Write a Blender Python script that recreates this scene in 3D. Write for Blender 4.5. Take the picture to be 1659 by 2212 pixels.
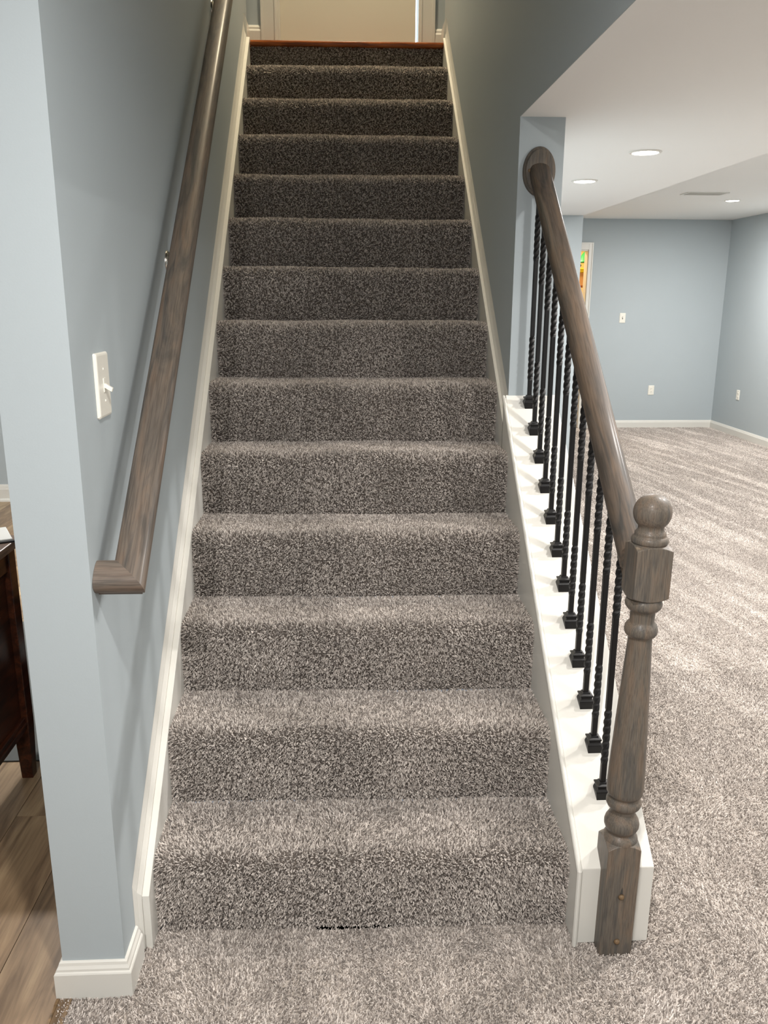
import bpy, bmesh, math, random
from mathutils import Vector, Matrix
random.seed(7)
scene = bpy.context.scene
for o in list(bpy.data.objects): bpy.data.objects.remove(o, do_unlink=True)
COL = scene.collection

# ------------------------------------------------------------------ camera
CAMPOS = Vector((-0.0201, -1.5939, 1.4103))
RT = Vector((0.99868, -0.05117, 0.00499)); UP = Vector((0.00811, 0.25265, 0.96752)); FW = Vector((0.05077, 0.9662, -0.25273))
cd = bpy.data.cameras.new('camera'); cam = bpy.data.objects.new('camera', cd); COL.objects.link(cam)
cd.sensor_fit = 'HORIZONTAL'; cd.sensor_width = 36.0; cd.lens = 1768.6 / 1659 * 36.0
cd.clip_start = 0.02; cd.clip_end = 60
m = Matrix((RT, UP, -FW)).transposed().to_4x4(); m.translation = CAMPOS
cam.matrix_world = m
scene.camera = cam

# ------------------------------------------------------------------ world, view
w = bpy.data.worlds.new('world'); scene.world = w; w.use_nodes = True
w.node_tree.nodes['Background'].inputs[0].default_value = (0.8, 0.88, 1.0, 1)
w.node_tree.nodes['Background'].inputs[1].default_value = 0.3
scene.view_settings.view_transform = 'Standard'; scene.view_settings.look = 'None'
scene.view_settings.gamma = 1.0; scene.view_settings.use_curve_mapping = False
scene.view_settings.exposure = 0.12
# lamp powers (the fittings themselves are built further down by downlight())
P_STAIR, P_SOFFIT, P_ROOM, P_HALL, P_LEFT, P_FAR, P_DAY = 25.5, 11.5, 54.0, 16.0, 78.0, 26.0, 10.0
LAMP_COL = (1.0, 0.965, 0.93)
WARM_COL = (1.0, 0.84, 0.58)

# ------------------------------------------------------------------ geometry constants
R, G = 0.19, 0.2210
S = R / G; ANG = math.atan(S); CA, SA = math.cos(ANG), math.sin(ANG)
XL, XR = -0.4485, 0.4895          # carpet edges
WLX = -0.479                      # left wall face
WRX = 0.510                       # right wall face above the stairs
ZLAND = 2.622
Z1, Z2 = 1.927, 2.244             # soffit and ceiling heights
SK = -0.0224                      # slight skew of the risers

# ------------------------------------------------------------------ helpers
def mesh(name, verts, faces, mat=None, parent=None, smooth=False, loc=None, rot=None, recalc=True):
    me = bpy.data.meshes.new(name); me.from_pydata([tuple(v) for v in verts], [], faces)
    me.validate(); me.update()
    if recalc: bm = bmesh.new(); bm.from_mesh(me); bmesh.ops.recalc_face_normals(bm, faces=bm.faces); bm.to_mesh(me); bm.free()
    o = bpy.data.objects.new(name, me); COL.objects.link(o)
    if mat: me.materials.append(mat)
    if smooth:
        for p in me.polygons: p.use_smooth = True
    if parent: o.parent = parent
    if loc: o.location = loc
    if rot: o.rotation_euler = rot
    return o

class MB:
    def __init__(s): s.v = []; s.f = []
    def add(s, v, f):
        n = len(s.v); s.v += [tuple(q) for q in v]; s.f += [tuple(i + n for i in q) for q in f]; return s
    def box(s, x0, x1, y0, y1, z0, z1):
        return s.add([(x0,y0,z0),(x1,y0,z0),(x1,y1,z0),(x0,y1,z0),(x0,y0,z1),(x1,y0,z1),(x1,y1,z1),(x0,y1,z1)],
                     [(0,3,2,1),(4,5,6,7),(0,1,5,4),(1,2,6,5),(2,3,7,6),(3,0,4,7)])
    def loft(s, rings, cap=True, closed=True):
        n = len(rings[0]); v = [p for r in rings for p in r]; f = []
        for i in range(len(rings) - 1):
            for j in range(n if closed else n - 1):
                k = (j + 1) % n
                f.append((i*n+j, i*n+k, (i+1)*n+k, (i+1)*n+j))
        if cap: f.append(tuple(range(n))[::-1]); f.append(tuple((len(rings)-1)*n + j for j in range(n)))
        return s.add(v, f)
    def lathe(s, prof, n=32, c=(0,0,0), axis='z'):
        rings = []
        for z, r in prof:
            ring = []
            for j in range(n):
                a = 2*math.pi*j/n; p = (r*math.cos(a), r*math.sin(a), z)
                if axis == 'x': p = (p[2], p[0], p[1])
                if axis == 'y': p = (p[0], p[2], p[1])
                ring.append((p[0]+c[0], p[1]+c[1], p[2]+c[2]))
            rings.append(ring)
        return s.loft(rings)
    def tube(s, pts, r, n=10):
        rings = []; pts = [Vector(p) for p in pts]
        for i, p in enumerate(pts):
            d = (pts[min(i+1, len(pts)-1)] - pts[max(i-1, 0)]).normalized()
            a = Vector((0,0,1)) if abs(d.z) < 0.9 else Vector((1,0,0))
            u = d.cross(a).normalized(); v2 = d.cross(u).normalized()
            rr = r[i] if isinstance(r, (list, tuple)) else r
            rings.append([p + rr*(math.cos(t)*u + math.sin(t)*v2) for t in [2*math.pi*j/n for j in range(n)]])
        return s.loft(rings)
    def build(s, name, mat=None, parent=None, smooth=False, bevel=0, loc=None, rot=None, sharp=None):
        o = mesh(name, s.v, s.f, mat, parent, smooth, loc, rot)
        if bevel:
            b = o.modifiers.new('bevel', 'BEVEL'); b.width = bevel; b.segments = 2; b.limit_method = 'ANGLE'; b.angle_limit = math.radians(40)
        if sharp is not None:
            o.data.set_sharp_from_angle(angle=math.radians(sharp))
        return o

def box(name, x0, x1, y0, y1, z0, z1, mat, parent=None, bevel=0, **k):
    return MB().box(x0, x1, y0, y1, z0, z1).build(name, mat, parent, bevel=bevel, **k)

def tag(o, label=None, cat=None, group=None, kind=None):
    if label: o['label'] = label
    if cat: o['category'] = cat
    if group: o['group'] = group
    if kind: o['kind'] = kind
    return o
def struct(o, label, cat): return tag(o, label, cat, kind='structure')
def thing(name, label, cat, loc=(0,0,0), rot=(0,0,0), group=None, parent=None):
    e = bpy.data.objects.new(name, None); COL.objects.link(e); e.empty_display_size = 0.05
    e.location = loc; e.rotation_euler = rot
    if parent: e.parent = parent
    return tag(e, label, cat, group)
def dup(root, loc=None, label=None):
    r = root.copy(); COL.objects.link(r)
    if loc is not None: r.location = loc
    if label: r['label'] = label
    for ch in [c for c in root.children]:
        c = ch.copy(); COL.objects.link(c); c.parent = r
        for g in [x for x in ch.children]:
            d = g.copy(); COL.objects.link(d); d.parent = c
    return r
def prism_yz(poly, x0, x1):
    return MB().loft([[(x0, y, z) for y, z in poly], [(x1, y, z) for y, z in poly]])

# ------------------------------------------------------------------ materials
def newmat(name):
    mt = bpy.data.materials.new(name); mt.use_nodes = True
    nt = mt.node_tree; b = nt.nodes['Principled BSDF']; return mt, nt, b
def node(nt, t, **k):
    n = nt.nodes.new(t)
    for a, v in k.items(): setattr(n, a, v)
    return n
def lin(c):
    return tuple(((x/255)/12.92 if x/255 <= 0.04045 else ((x/255+0.055)/1.055)**2.4) for x in c) + (1,)
def paint(name, col, rough=0.6, spec=0.3, var=0.04, scale=3.0, bump=0.03, bscale=350, raw=False):
    mt, nt, b = newmat(name)
    c = col if raw else lin(col)
    tc = node(nt, 'ShaderNodeTexCoord'); no = node(nt, 'ShaderNodeTexNoise'); no.inputs['Scale'].default_value = scale
    no.inputs['Detail'].default_value = 4
    nt.links.new(tc.outputs['Object'], no.inputs['Vector'])
    mx = node(nt, 'ShaderNodeMix', data_type='RGBA')
    mx.inputs[6].default_value = tuple(x*(1-var) for x in c[:3]) + (1,); mx.inputs[7].default_value = tuple(min(1, x*(1+var)) for x in c[:3]) + (1,)
    nt.links.new(no.outputs['Fac'], mx.inputs[0]); nt.links.new(mx.outputs[2], b.inputs['Base Color'])
    b.inputs['Roughness'].default_value = rough; b.inputs['Specular IOR Level'].default_value = spec
    if bump:
        n2 = node(nt, 'ShaderNodeTexNoise'); n2.inputs['Scale'].default_value = bscale; n2.inputs['Detail'].default_value = 2
        nt.links.new(tc.outputs['Object'], n2.inputs['Vector'])
        bp = node(nt, 'ShaderNodeBump'); bp.inputs['Strength'].default_value = bump; bp.inputs['Distance'].default_value = 0.002
        nt.links.new(n2.outputs['Fac'], bp.inputs['Height']); nt.links.new(bp.outputs[0], b.inputs['Normal'])
    return mt
def wood(name, base, dark, warm, axis='Y', rough=0.5, grain=1.0, spec=0.3, fine=1.0, mul=0.55):
    mt, nt, b = newmat(name)
    tc = node(nt, 'ShaderNodeTexCoord'); mp = node(nt, 'ShaderNodeMapping')
    sc = {'X': (1.6, 11, 11), 'Y': (11, 1.6, 11), 'Z': (11, 11, 1.6)}[axis]
    mp.inputs['Scale'].default_value = sc
    nt.links.new(tc.outputs['Object'], mp.inputs['Vector'])
    n1 = node(nt, 'ShaderNodeTexNoise'); n1.inputs['Scale'].default_value = 2.6*grain; n1.inputs['Detail'].default_value = 5; n1.inputs['Distortion'].default_value = 1.3
    nt.links.new(mp.outputs[0], n1.inputs['Vector'])
    mp2 = node(nt, 'ShaderNodeMapping')
    sc2 = {'X': (2.5, 60, 60), 'Y': (60, 2.5, 60), 'Z': (60, 60, 2.5)}[axis]
    mp2.inputs['Scale'].default_value = sc2; nt.links.new(tc.outputs['Object'], mp2.inputs['Vector'])
    n2 = node(nt, 'ShaderNodeTexNoise'); n2.inputs['Scale'].default_value = 4.5*grain*fine; n2.inputs['Detail'].default_value = 6; n2.inputs['Distortion'].default_value = 0.6
    nt.links.new(mp2.outputs[0], n2.inputs['Vector'])
    r1 = node(nt, 'ShaderNodeValToRGB'); e = r1.color_ramp.elements
    e[0].position = 0.34; e[0].color = lin(dark); e[1].position = 0.66; e[1].color = lin(warm)
    k = r1.color_ramp.elements.new(0.5); k.color = lin(base)
    nt.links.new(n1.outputs['Fac'], r1.inputs[0])
    r2 = node(nt, 'ShaderNodeValToRGB'); e = r2.color_ramp.elements
    e[0].position = 0.38; e[0].color = (0.50, 0.48, 0.46, 1); e[1].position = 0.56; e[1].color = (1.08, 1.06, 1.04, 1)
    nt.links.new(n2.outputs['Fac'], r2.inputs[0])
    mx = node(nt, 'ShaderNodeMix', data_type='RGBA', blend_type='MULTIPLY'); mx.inputs[0].default_value = mul
    nt.links.new(r1.outputs[0], mx.inputs[6]); nt.links.new(r2.outputs[0], mx.inputs[7])
    nt.links.new(mx.outputs[2], b.inputs['Base Color'])
    b.inputs['Roughness'].default_value = rough; b.inputs['Specular IOR Level'].default_value = spec
    b.inputs['Coat Weight'].default_value = 0.08; b.inputs['Coat Roughness'].default_value = 0.2
    bp = node(nt, 'ShaderNodeBump'); bp.inputs['Strength'].default_value = 0.10; bp.inputs['Distance'].default_value = 0.001
    nt.links.new(n2.outputs['Fac'], bp.inputs['Height']); nt.links.new(bp.outputs[0], b.inputs['Normal'])
    return mt
def plain(name, col, rough=0.5, metal=0.0, spec=0.5):
    mt, nt, b = newmat(name); b.inputs['Metallic'].default_value = metal
    tc = node(nt, 'ShaderNodeTexCoord'); no = node(nt, 'ShaderNodeTexNoise'); no.inputs['Scale'].default_value = 60
    nt.links.new(tc.outputs['Object'], no.inputs['Vector'])
    mr = node(nt, 'ShaderNodeMapRange'); mr.inputs[3].default_value = max(0.02, rough-0.05); mr.inputs[4].default_value = rough+0.05
    nt.links.new(no.outputs['Fac'], mr.inputs[0]); nt.links.new(mr.outputs[0], b.inputs['Roughness'])
    b.inputs['Base Color'].default_value = lin(col); b.inputs['Specular IOR Level'].default_value = spec
    return mt
def emit(name, col, strength):
    mt, nt, b = newmat(name); b.inputs['Base Color'].default_value = (0.8, 0.8, 0.8, 1)
    b.inputs['Emission Color'].default_value = tuple(col) + (1,); b.inputs['Emission Strength'].default_value = strength
    return mt

M_WALL = paint('blue_grey_wall_paint', (175, 184, 188), rough=0.55, spec=0.25, var=0.015, bump=0.05, bscale=260)
M_CEIL = paint('flat_white_ceiling_paint', (238, 238, 236), rough=0.85, spec=0.1, var=0.01)
M_TRIM = paint('semigloss_white_trim_paint', (219, 217, 210), rough=0.30, spec=0.45, var=0.015, bump=0.04, bscale=60)
M_DOOR = paint('white_door_paint', (222, 216, 200), rough=0.4, spec=0.4, var=0.02)
M_YEL = paint('yellow_wall_paint', (238, 205, 130), rough=0.7, var=0.02)
M_RAIL = wood('grey_brown_stained_oak_along_y', (105, 95, 86), (80, 76, 72), (113, 97, 84), 'Y')
M_RAILR = wood('dark_grey_brown_stained_oak_along_y', (86, 76, 67), (62, 59, 55), (98, 83, 69), 'Y', rough=0.6)
M_STUB = wood('grey_brown_stained_oak_along_x', (110, 99, 90), (94, 88, 82), (118, 102, 90), 'X')
M_POST = wood('grey_brown_stained_oak_along_z', (106, 98, 89), (86, 83, 79), (116, 102, 89), 'Z', grain=1.4, fine=1.5)
M_PIN = wood('brown_wood_plug', (118, 96, 70), (90, 74, 55), (134, 108, 78), 'X')
M_ORNG = wood('orange_brown_varnished_wood', (140, 74, 30), (104, 50, 18), (160, 90, 42), 'X', rough=0.25)
M_DESK = wood('dark_cherry_wood', (62, 32, 20), (38, 20, 14), (84, 44, 26), 'Y', rough=0.3)
M_DTOP = wood('worn_brown_desktop', (120, 98, 84), (92, 72, 62), (140, 118, 98), 'Y', rough=0.35)
M_IRON = plain('black_iron', (17, 16, 17), 0.45, 0.0, 0.4)
M_STEEL = plain('brushed_nickel', (190, 186, 178), 0.28, 1.0)
M_PLATE = plain('white_plastic_plate', (236, 233, 222), 0.3)
M_SLOT = plain('dark_slot', (60, 58, 55), 0.6)
M_BLACK = plain('black_plastic', (20, 20, 22), 0.35)
M_PAPER = plain('white_paper', (225, 226, 222), 0.6)
M_GREEN = plain('green_plastic', (30, 125, 60), 0.45)
M_YPLA = plain('yellow_plastic', (240, 215, 40), 0.4)
M_TAN = plain('tan_cardboard', (205, 150, 95), 0.7)
M_GMAT = paint('dark_grey_chair_mat', (88, 90, 88), rough=0.4, var=0.05)

def carpet_mat(name, tuft, lo, hi):
    mt, nt, b = newmat(name)
    b.inputs['Roughness'].default_value = 0.95; b.inputs['Specular IOR Level'].default_value = 0.08
    b.inputs['Sheen Weight'].default_value = 0.25; b.inputs['Sheen Roughness'].default_value = 0.5
    ramp = node(nt, 'ShaderNodeValToRGB'); e = ramp.color_ramp.elements
    e[0].position = 0.0; e[0].color = lin(lo); e[1].position = 1.0; e[1].color = lin(hi)
    k = ramp.color_ramp.elements.new(0.5); k.color = lin(tuple((a+c)/2 for a, c in zip(lo, hi)))
    if tuft:
        at = node(nt, 'ShaderNodeAttribute'); at.attribute_type = 'INSTANCER'; at.attribute_name = 'tint'
        nt.links.new(at.outputs['Fac'], ramp.inputs[0]); nt.links.new(ramp.outputs[0], b.inputs['Base Color'])
    else:
        tc = node(nt, 'ShaderNodeTexCoord'); n1 = node(nt, 'ShaderNodeTexNoise')
        n1.inputs['Scale'].default_value = 130; n1.inputs['Detail'].default_value = 3; n1.inputs['Roughness'].default_value = 0.7
        nt.links.new(tc.outputs['Object'], n1.inputs['Vector'])
        mr = node(nt, 'ShaderNodeMapRange'); mr.inputs[1].default_value = 0.36; mr.inputs[2].default_value = 0.64
        nt.links.new(n1.outputs['Fac'], mr.inputs[0]); nt.links.new(mr.outputs[0], ramp.inputs[0])
        # vacuum tracks: bands where the nap lies the other way
        mp = node(nt, 'ShaderNodeMapping'); mp.inputs['Scale'].default_value = (0.7, 6.5, 1)
        mq = node(nt, 'ShaderNodeMapping'); mq.inputs['Rotation'].default_value = (0, 0, math.radians(80)); nt.links.new(tc.outputs['Object'], mq.inputs['Vector'])
        nt.links.new(mq.outputs[0], mp.inputs['Vector'])
        n2 = node(nt, 'ShaderNodeTexNoise'); n2.inputs['Scale'].default_value = 1.0; n2.inputs['Detail'].default_value = 4; n2.inputs['Distortion'].default_value = 0.8
        nt.links.new(mp.outputs[0], n2.inputs['Vector'])
        r2 = node(nt, 'ShaderNodeValToRGB'); q = r2.color_ramp.elements
        q[0].position = 0.42; q[0].color = (0.9, 0.9, 0.9, 1); q[1].position = 0.6; q[1].color = (1.1, 1.1, 1.09, 1)
        nt.links.new(n2.outputs['Fac'], r2.inputs[0])
        mx = node(nt, 'ShaderNodeMix', data_type='RGBA', blend_type='MULTIPLY'); mx.inputs[0].default_value = 1.0
        nt.links.new(ramp.outputs[0], mx.inputs[6]); nt.links.new(r2.outputs[0], mx.inputs[7]); nt.links.new(mx.outputs[2], b.inputs['Base Color'])
        bp = node(nt, 'ShaderNodeBump'); bp.inputs['Strength'].default_value = 0.8; bp.inputs['Distance'].default_value = 0.006
        nt.links.new(n1.outputs['Fac'], bp.inputs['Height']); nt.links.new(bp.outputs[0], b.inputs['Normal'])
    return mt
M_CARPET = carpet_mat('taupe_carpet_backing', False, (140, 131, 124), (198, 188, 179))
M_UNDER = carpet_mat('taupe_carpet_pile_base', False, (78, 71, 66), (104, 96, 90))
M_TUFT = carpet_mat('taupe_carpet_tufts', True, (118, 109, 102), (232, 223, 215))

# ------------------------------------------------------------------ carpet pile (geometry nodes)
def pile_nodes(name, density, length, radius, lean=0.55, keep=True, tracks=0.0):
    ng = bpy.data.node_groups.new(name, 'GeometryNodeTree')
    ng.interface.new_socket('Geometry', in_out='INPUT', socket_type='NodeSocketGeometry')
    ng.interface.new_socket('Geometry', in_out='OUTPUT', socket_type='NodeSocketGeometry')
    N, L = ng.nodes, ng.links
    gi = N.new('NodeGroupInput'); go = N.new('NodeGroupOutput')
    ds = N.new('GeometryNodeDistributePointsOnFaces'); ds.distribute_method = 'RANDOM'; ds.inputs['Density'].default_value = density
    L.new(gi.outputs[0], ds.inputs['Mesh'])
    cone = N.new('GeometryNodeMeshCone'); cone.inputs['Vertices'].default_value = 5
    cone.inputs['Radius Top'].default_value = radius*0.55; cone.inputs['Radius Bottom'].default_value = radius; cone.inputs['Depth'].default_value = length
    sm = N.new('GeometryNodeSetMaterial'); sm.inputs['Material'].default_value = M_TUFT; L.new(cone.outputs['Mesh'], sm.inputs['Geometry'])
    ip = N.new('GeometryNodeInstanceOnPoints'); L.new(ds.outputs['Points'], ip.inputs['Points']); L.new(sm.outputs[0], ip.inputs['Instance'])
    rs = N.new('FunctionNodeRandomValue'); rs.data_type = 'FLOAT'; rs.inputs[2].default_value = 0.75; rs.inputs[3].default_value = 1.3
    L.new(rs.outputs[1], ip.inputs['Scale'])
    # lean: random per tuft plus a slowly varying direction where the nap has been brushed
    rv = N.new('FunctionNodeRandomValue'); rv.data_type = 'FLOAT_VECTOR'
    rv.inputs[0].default_value = (-lean, -lean, -3.1); rv.inputs[1].default_value = (lean, lean, 3.1)
    ri = N.new('GeometryNodeRotateInstances'); L.new(ip.outputs[0], ri.inputs['Instances']); L.new(rv.outputs[0], ri.inputs['Rotation'])
    ri.inputs['Local Space'].default_value = True
    no = N.new('ShaderNodeTexNoise'); no.inputs['Scale'].default_value = 5.0; no.inputs['Detail'].default_value = 2
    sub = N.new('ShaderNodeVectorMath'); sub.operation = 'SUBTRACT'; sub.inputs[1].default_value = (0.5, 0.5, 0.5)
    mul = N.new('ShaderNodeVectorMath'); mul.operation = 'MULTIPLY'; mul.inputs[1].default_value = (2.4, 2.4, 0)
    L.new(no.outputs['Color'], sub.inputs[0]); L.new(sub.outputs[0], mul.inputs[0])
    e2r = N.new('FunctionNodeEulerToRotation'); L.new(mul.outputs[0], e2r.inputs[0])
    rr = N.new('FunctionNodeRotateRotation'); rr.rotation_space = 'GLOBAL'
    L.new(ds.outputs['Rotation'], rr.inputs[0]); L.new(e2r.outputs[0], rr.inputs[1]); L.new(rr.outputs[0], ip.inputs['Rotation'])
    tv = N.new('FunctionNodeRandomValue'); tv.data_type = 'FLOAT'; tv.inputs['Seed'].default_value = 5
    if radius > 0.002: tv.inputs[2].default_value = 0.28; tv.inputs[3].default_value = 0.80
    st = N.new('GeometryNodeStoreNamedAttribute'); st.domain = 'INSTANCE'; st.data_type = 'FLOAT'; st.inputs['Name'].default_value = 'tint'
    L.new(ri.outputs[0], st.inputs['Geometry'])
    if tracks:
        # vacuum tracks: broad bands where the brushed pile shows lighter or darker
        ps = N.new('GeometryNodeInputPosition')
        m1 = N.new('ShaderNodeVectorRotate'); m1.rotation_type = 'Z_AXIS'; m1.inputs['Angle'].default_value = math.radians(80); L.new(ps.outputs[0], m1.inputs['Vector'])
        m2 = N.new('ShaderNodeVectorMath'); m2.operation = 'MULTIPLY'; m2.inputs[1].default_value = (0.9, 8.5, 1); L.new(m1.outputs[0], m2.inputs[0])
        n3 = N.new('ShaderNodeTexNoise'); n3.inputs['Scale'].default_value = 1.0; n3.inputs['Detail'].default_value = 3; n3.inputs['Distortion'].default_value = 0.6
        L.new(m2.outputs[0], n3.inputs['Vector'])
        mr = N.new('ShaderNodeMapRange'); mr.inputs[1].default_value = 0.46; mr.inputs[2].default_value = 0.62
        mr.inputs[3].default_value = -tracks*0.4; mr.inputs[4].default_value = tracks*1.2; L.new(n3.outputs[0], mr.inputs[0])
        ad = N.new('ShaderNodeMath'); ad.operation = 'ADD'; ad.use_clamp = True; L.new(tv.outputs[1], ad.inputs[0]); L.new(mr.outputs[0], ad.inputs[1])
        L.new(ad.outputs[0], st.inputs['Value'])
    else: L.new(tv.outputs[1], st.inputs['Value'])
    if keep:
        jn = N.new('GeometryNodeJoinGeometry'); L.new(gi.outputs[0], jn.inputs[0]); L.new(st.outputs[0], jn.inputs[0]); L.new(jn.outputs[0], go.inputs[0])
    else: L.new(st.outputs[0], go.inputs[0])
    return ng
NG_STEP = pile_nodes('stair_pile', 85000, 0.0068, 0.00145)
NG_HIGH = pile_nodes('upper_stair_pile', 60000, 0.0068, 0.0017)
NG_FLOOR = pile_nodes('floor_pile', 85000, 0.0074, 0.0015, keep=False, tracks=0.09)
NG_FAR = pile_nodes('floor_pile_distant', 30000, 0.0074, 0.0024, keep=False, tracks=0.12)
NG_FARTHEST = pile_nodes('floor_pile_farthest', 17000, 0.0078, 0.0035, keep=False, tracks=0.16)

# ------------------------------------------------------------------ room shell
T = 0.12
# floors
fl = MB()
for x0_, x1_, y0_, y1_ in ((-0.617, 0.64, -3.4, -0.158), (-0.479, 0.64, -0.158, 0.06), (0.64, 4.2, -3.4, 7.65)):
    fl.add([(x0_,y0_,-0.006),(x1_,y0_,-0.006),(x1_,y1_,-0.006),(x0_,y1_,-0.006)], [(0,1,2,3)])
floor = struct(mesh('floor', fl.v, fl.f, M_CARPET, recalc=False), 'taupe cut-pile carpet covering the basement floor', 'carpet floor')
def pile(name, verts, ng, parent):
    o = mesh(name, verts, [(0,1,2,3)], M_UNDER, parent, recalc=False); o['kind'] = 'stuff'
    md = o.modifiers.new('pile', 'NODES'); md.node_group = ng; return o
pile('carpet_pile', [(-0.612,-0.60,-0.006),(0.668,-0.60,-0.006),(0.668,-0.0035+SK*0.668,-0.006),(-0.612,-0.0035-SK*0.612,-0.006)], NG_FLOOR, floor)
pile('carpet_pile', [(0.668,-0.60,-0.006),(2.0,-0.60,-0.006),(2.0,1.3,-0.006),(0.668,1.3,-0.006)], NG_FLOOR, floor)
pile('carpet_pile', [(0.668,1.3,-0.006),(2.6,1.3,-0.006),(3.2,3.0,-0.006),(0.668,3.0,-0.006)], NG_FAR, floor)
pile('carpet_pile', [(0.668,3.0,-0.006),(4.18,3.0,-0.006),(4.18,3.84,-0.006),(0.668,3.84,-0.006)], NG_FARTHEST, floor)
pile('carpet_pile', [(1.55,3.84,-0.006),(4.18,3.84,-0.006),(4.18,7.51,-0.006),(1.55,7.51,-0.006)], NG_FARTHEST, floor)

# laminate floor of the adjoining room, plank by plank
lam = struct(box('floor_laminate', -3.6, -0.617, -3.4, 4.2, -0.10, -0.012, M_SLOT), 'brown oak-look laminate floor of the adjoining room on the left', 'wood floor')
LAMS = []
for i, (b0, d0, w0) in enumerate([((150,126,98),(118,96,74),(172,148,116)), ((138,116,92),(104,86,68),(160,138,110)), ((164,142,112),(134,112,86),(184,162,130))]):
    LAMS.append(wood('oak_laminate_%s' % ['mid','dark','light'][i], b0, d0, w0, 'Y', rough=0.42, grain=0.5, mul=0.3))
PW = 0.176; x = -0.764 + PW
pm = []
for k, L_ in enumerate([1.10, 1.10, 1.10]):
    q = MB().box(-PW/2+0.0008, PW/2-0.0008, 0, L_-0.0015, -0.012, 0.0); me = q.build('plank', LAMS[k], lam)
    me.location = (0, 0, 0); pm.append(me)
cnt = 0
for i in range(17):
    xc = -0.764 + PW/2 - i*PW
    if i == 0: xc = -0.764 + PW/2
    y0 = [0.461-1.1*3, 0.05-1.1*2-1.1, 0.75-1.1*4, 0.25-1.1*3][i % 4] if i else 0.461-1.1*3
    if i == 1: y0 = 0.461 - 1.1*3 + 0.0
    y = y0
    while y < 4.15:
        if y > -2.2:
            src = pm[(i*2 + int(round(y*3))) % 3]
            o = src if cnt < 3 and src.get('used') is None else src.copy()
            if o is src: src['used'] = 1
            else: COL.objects.link(o); o.parent = lam
            o.location = (xc, y, 0); cnt += 1
        y += 1.10
for o in pm:
    if 'used' in o: del o['used']
# keep planks from running under the wall: first plank is trimmed by the wall itself

# walls
wl = struct(box('wall_left', -0.606, WLX, -0.158, 3.03, 0, 4.9, M_WALL), 'blue-grey wall along the left of the stairs, with its narrow end face', 'wall')
wr = MB()
wr.box(WRX, 0.645, 0.995, 2.96, 0, 4.9)
wr.box(WRX, 0.645, -3.4, 0.995, Z1+0.001, 4.9)
wr.box(0.538, 0.645, 2.96, 3.05, 0, 4.9)
struct(wr.build('wall_right', M_WALL), 'blue-grey wall along the right of the stairs ending in a narrow post face', 'wall')
KT = lambda y: 0.257 + S*y
kn = prism_yz([(-0.072, 0), (0.997, 0), (0.997, KT(0.997)), (-0.072, KT(-0.072))], 0.5015, 0.663).build('wall_knee', M_TRIM, bevel=0.0015)
struct(kn, 'low white knee wall with a sloped top carrying the balusters', 'half wall')
struct(box('wall_block', 0.64, 1.53, 3.86, 7.53, 0, Z1+0.3, M_WALL), 'pale blue-grey wall corner behind the balusters under the low ceiling', 'wall')
# back wall with doorway
wb = MB(); wb.box(0.5, 1.62, 7.53, 7.65, 0, Z2); wb.box(1.62, 2.665, 7.53, 7.65, 1.93, Z2); wb.box(2.665, 4.32, 7.53, 7.65, 0, Z2)
struct(wb.build('wall_back', M_WALL), 'blue-grey far wall of the carpeted basement room', 'wall')
struct(box('wall_far_right', 4.2, 4.32, -3.5, 7.53, 0, Z2, M_WALL), 'blue-grey side wall at the right of the carpeted room', 'wall')
struct(box('wall_front', -3.7, 4.3, -3.52, -3.4, 0, Z2, M_WALL), 'blue-grey wall behind the camera', 'wall')
struct(box('wall_left_room', -3.7, -0.606, 4.2, 4.32, 0, Z2, M_WALL), 'grey far wall of the laminate-floored room', 'wall')
struct(box('wall_left_side', -3.72, -3.6, -3.4, 4.2, 0, Z2, M_WALL), 'grey side wall of the laminate-floored room', 'wall')
# ceilings
struct(box('ceiling_low', WRX+0.001, 1.53, -3.4, 3.86, Z1, Z2+0.08, M_CEIL), 'white lower ceiling soffit over the side of the stairs', 'ceiling')
c2 = MB(); c2.box(1.53, 4.2, -3.4, 7.53, Z2, Z2+0.1); c2.box(-3.6, WRX, -3.4, -0.30, Z2, Z2+0.1); c2.box(-3.6, -0.606, -0.30, 4.2, Z2, Z2+0.1)
struct(c2.build('ceiling', M_CEIL), 'white ceiling of the basement rooms', 'ceiling')
struct(box('wall_stair_header', -0.606, WRX, -0.42, -0.30, Z2+0.1, 4.9, M_WALL), 'wall above the front edge of the stair opening', 'wall')
struct(box('ceiling_stairwell', -0.7, 0.7, -0.45, 4.2, 4.9, 5.0, M_CEIL), 'white ceiling high above the stairs', 'ceiling')

# room beyond the far doorway
fr = MB(); fr.box(1.5, 3.4, 9.0, 9.1, 0, 2.3); fr.box(3.3, 3.4, 7.65, 9.0, 0, 2.3); fr.box(1.4, 1.5, 7.65, 9.1, 0, 2.3)
struct(fr.build('wall_far_room', M_YEL), 'yellow walls seen through the far doorway', 'wall')
struct(box('ceiling_far_room', 1.4, 3.4, 7.65, 9.1, 2.3, 2.4, M_CEIL), 'ceiling of the room beyond the far doorway', 'ceiling')
struct(box('floor_far_room', 1.4, 3.4, 7.65, 9.1, -0.06, -0.006, M_CARPET), 'floor of the room beyond the far doorway', 'floor')

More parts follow.
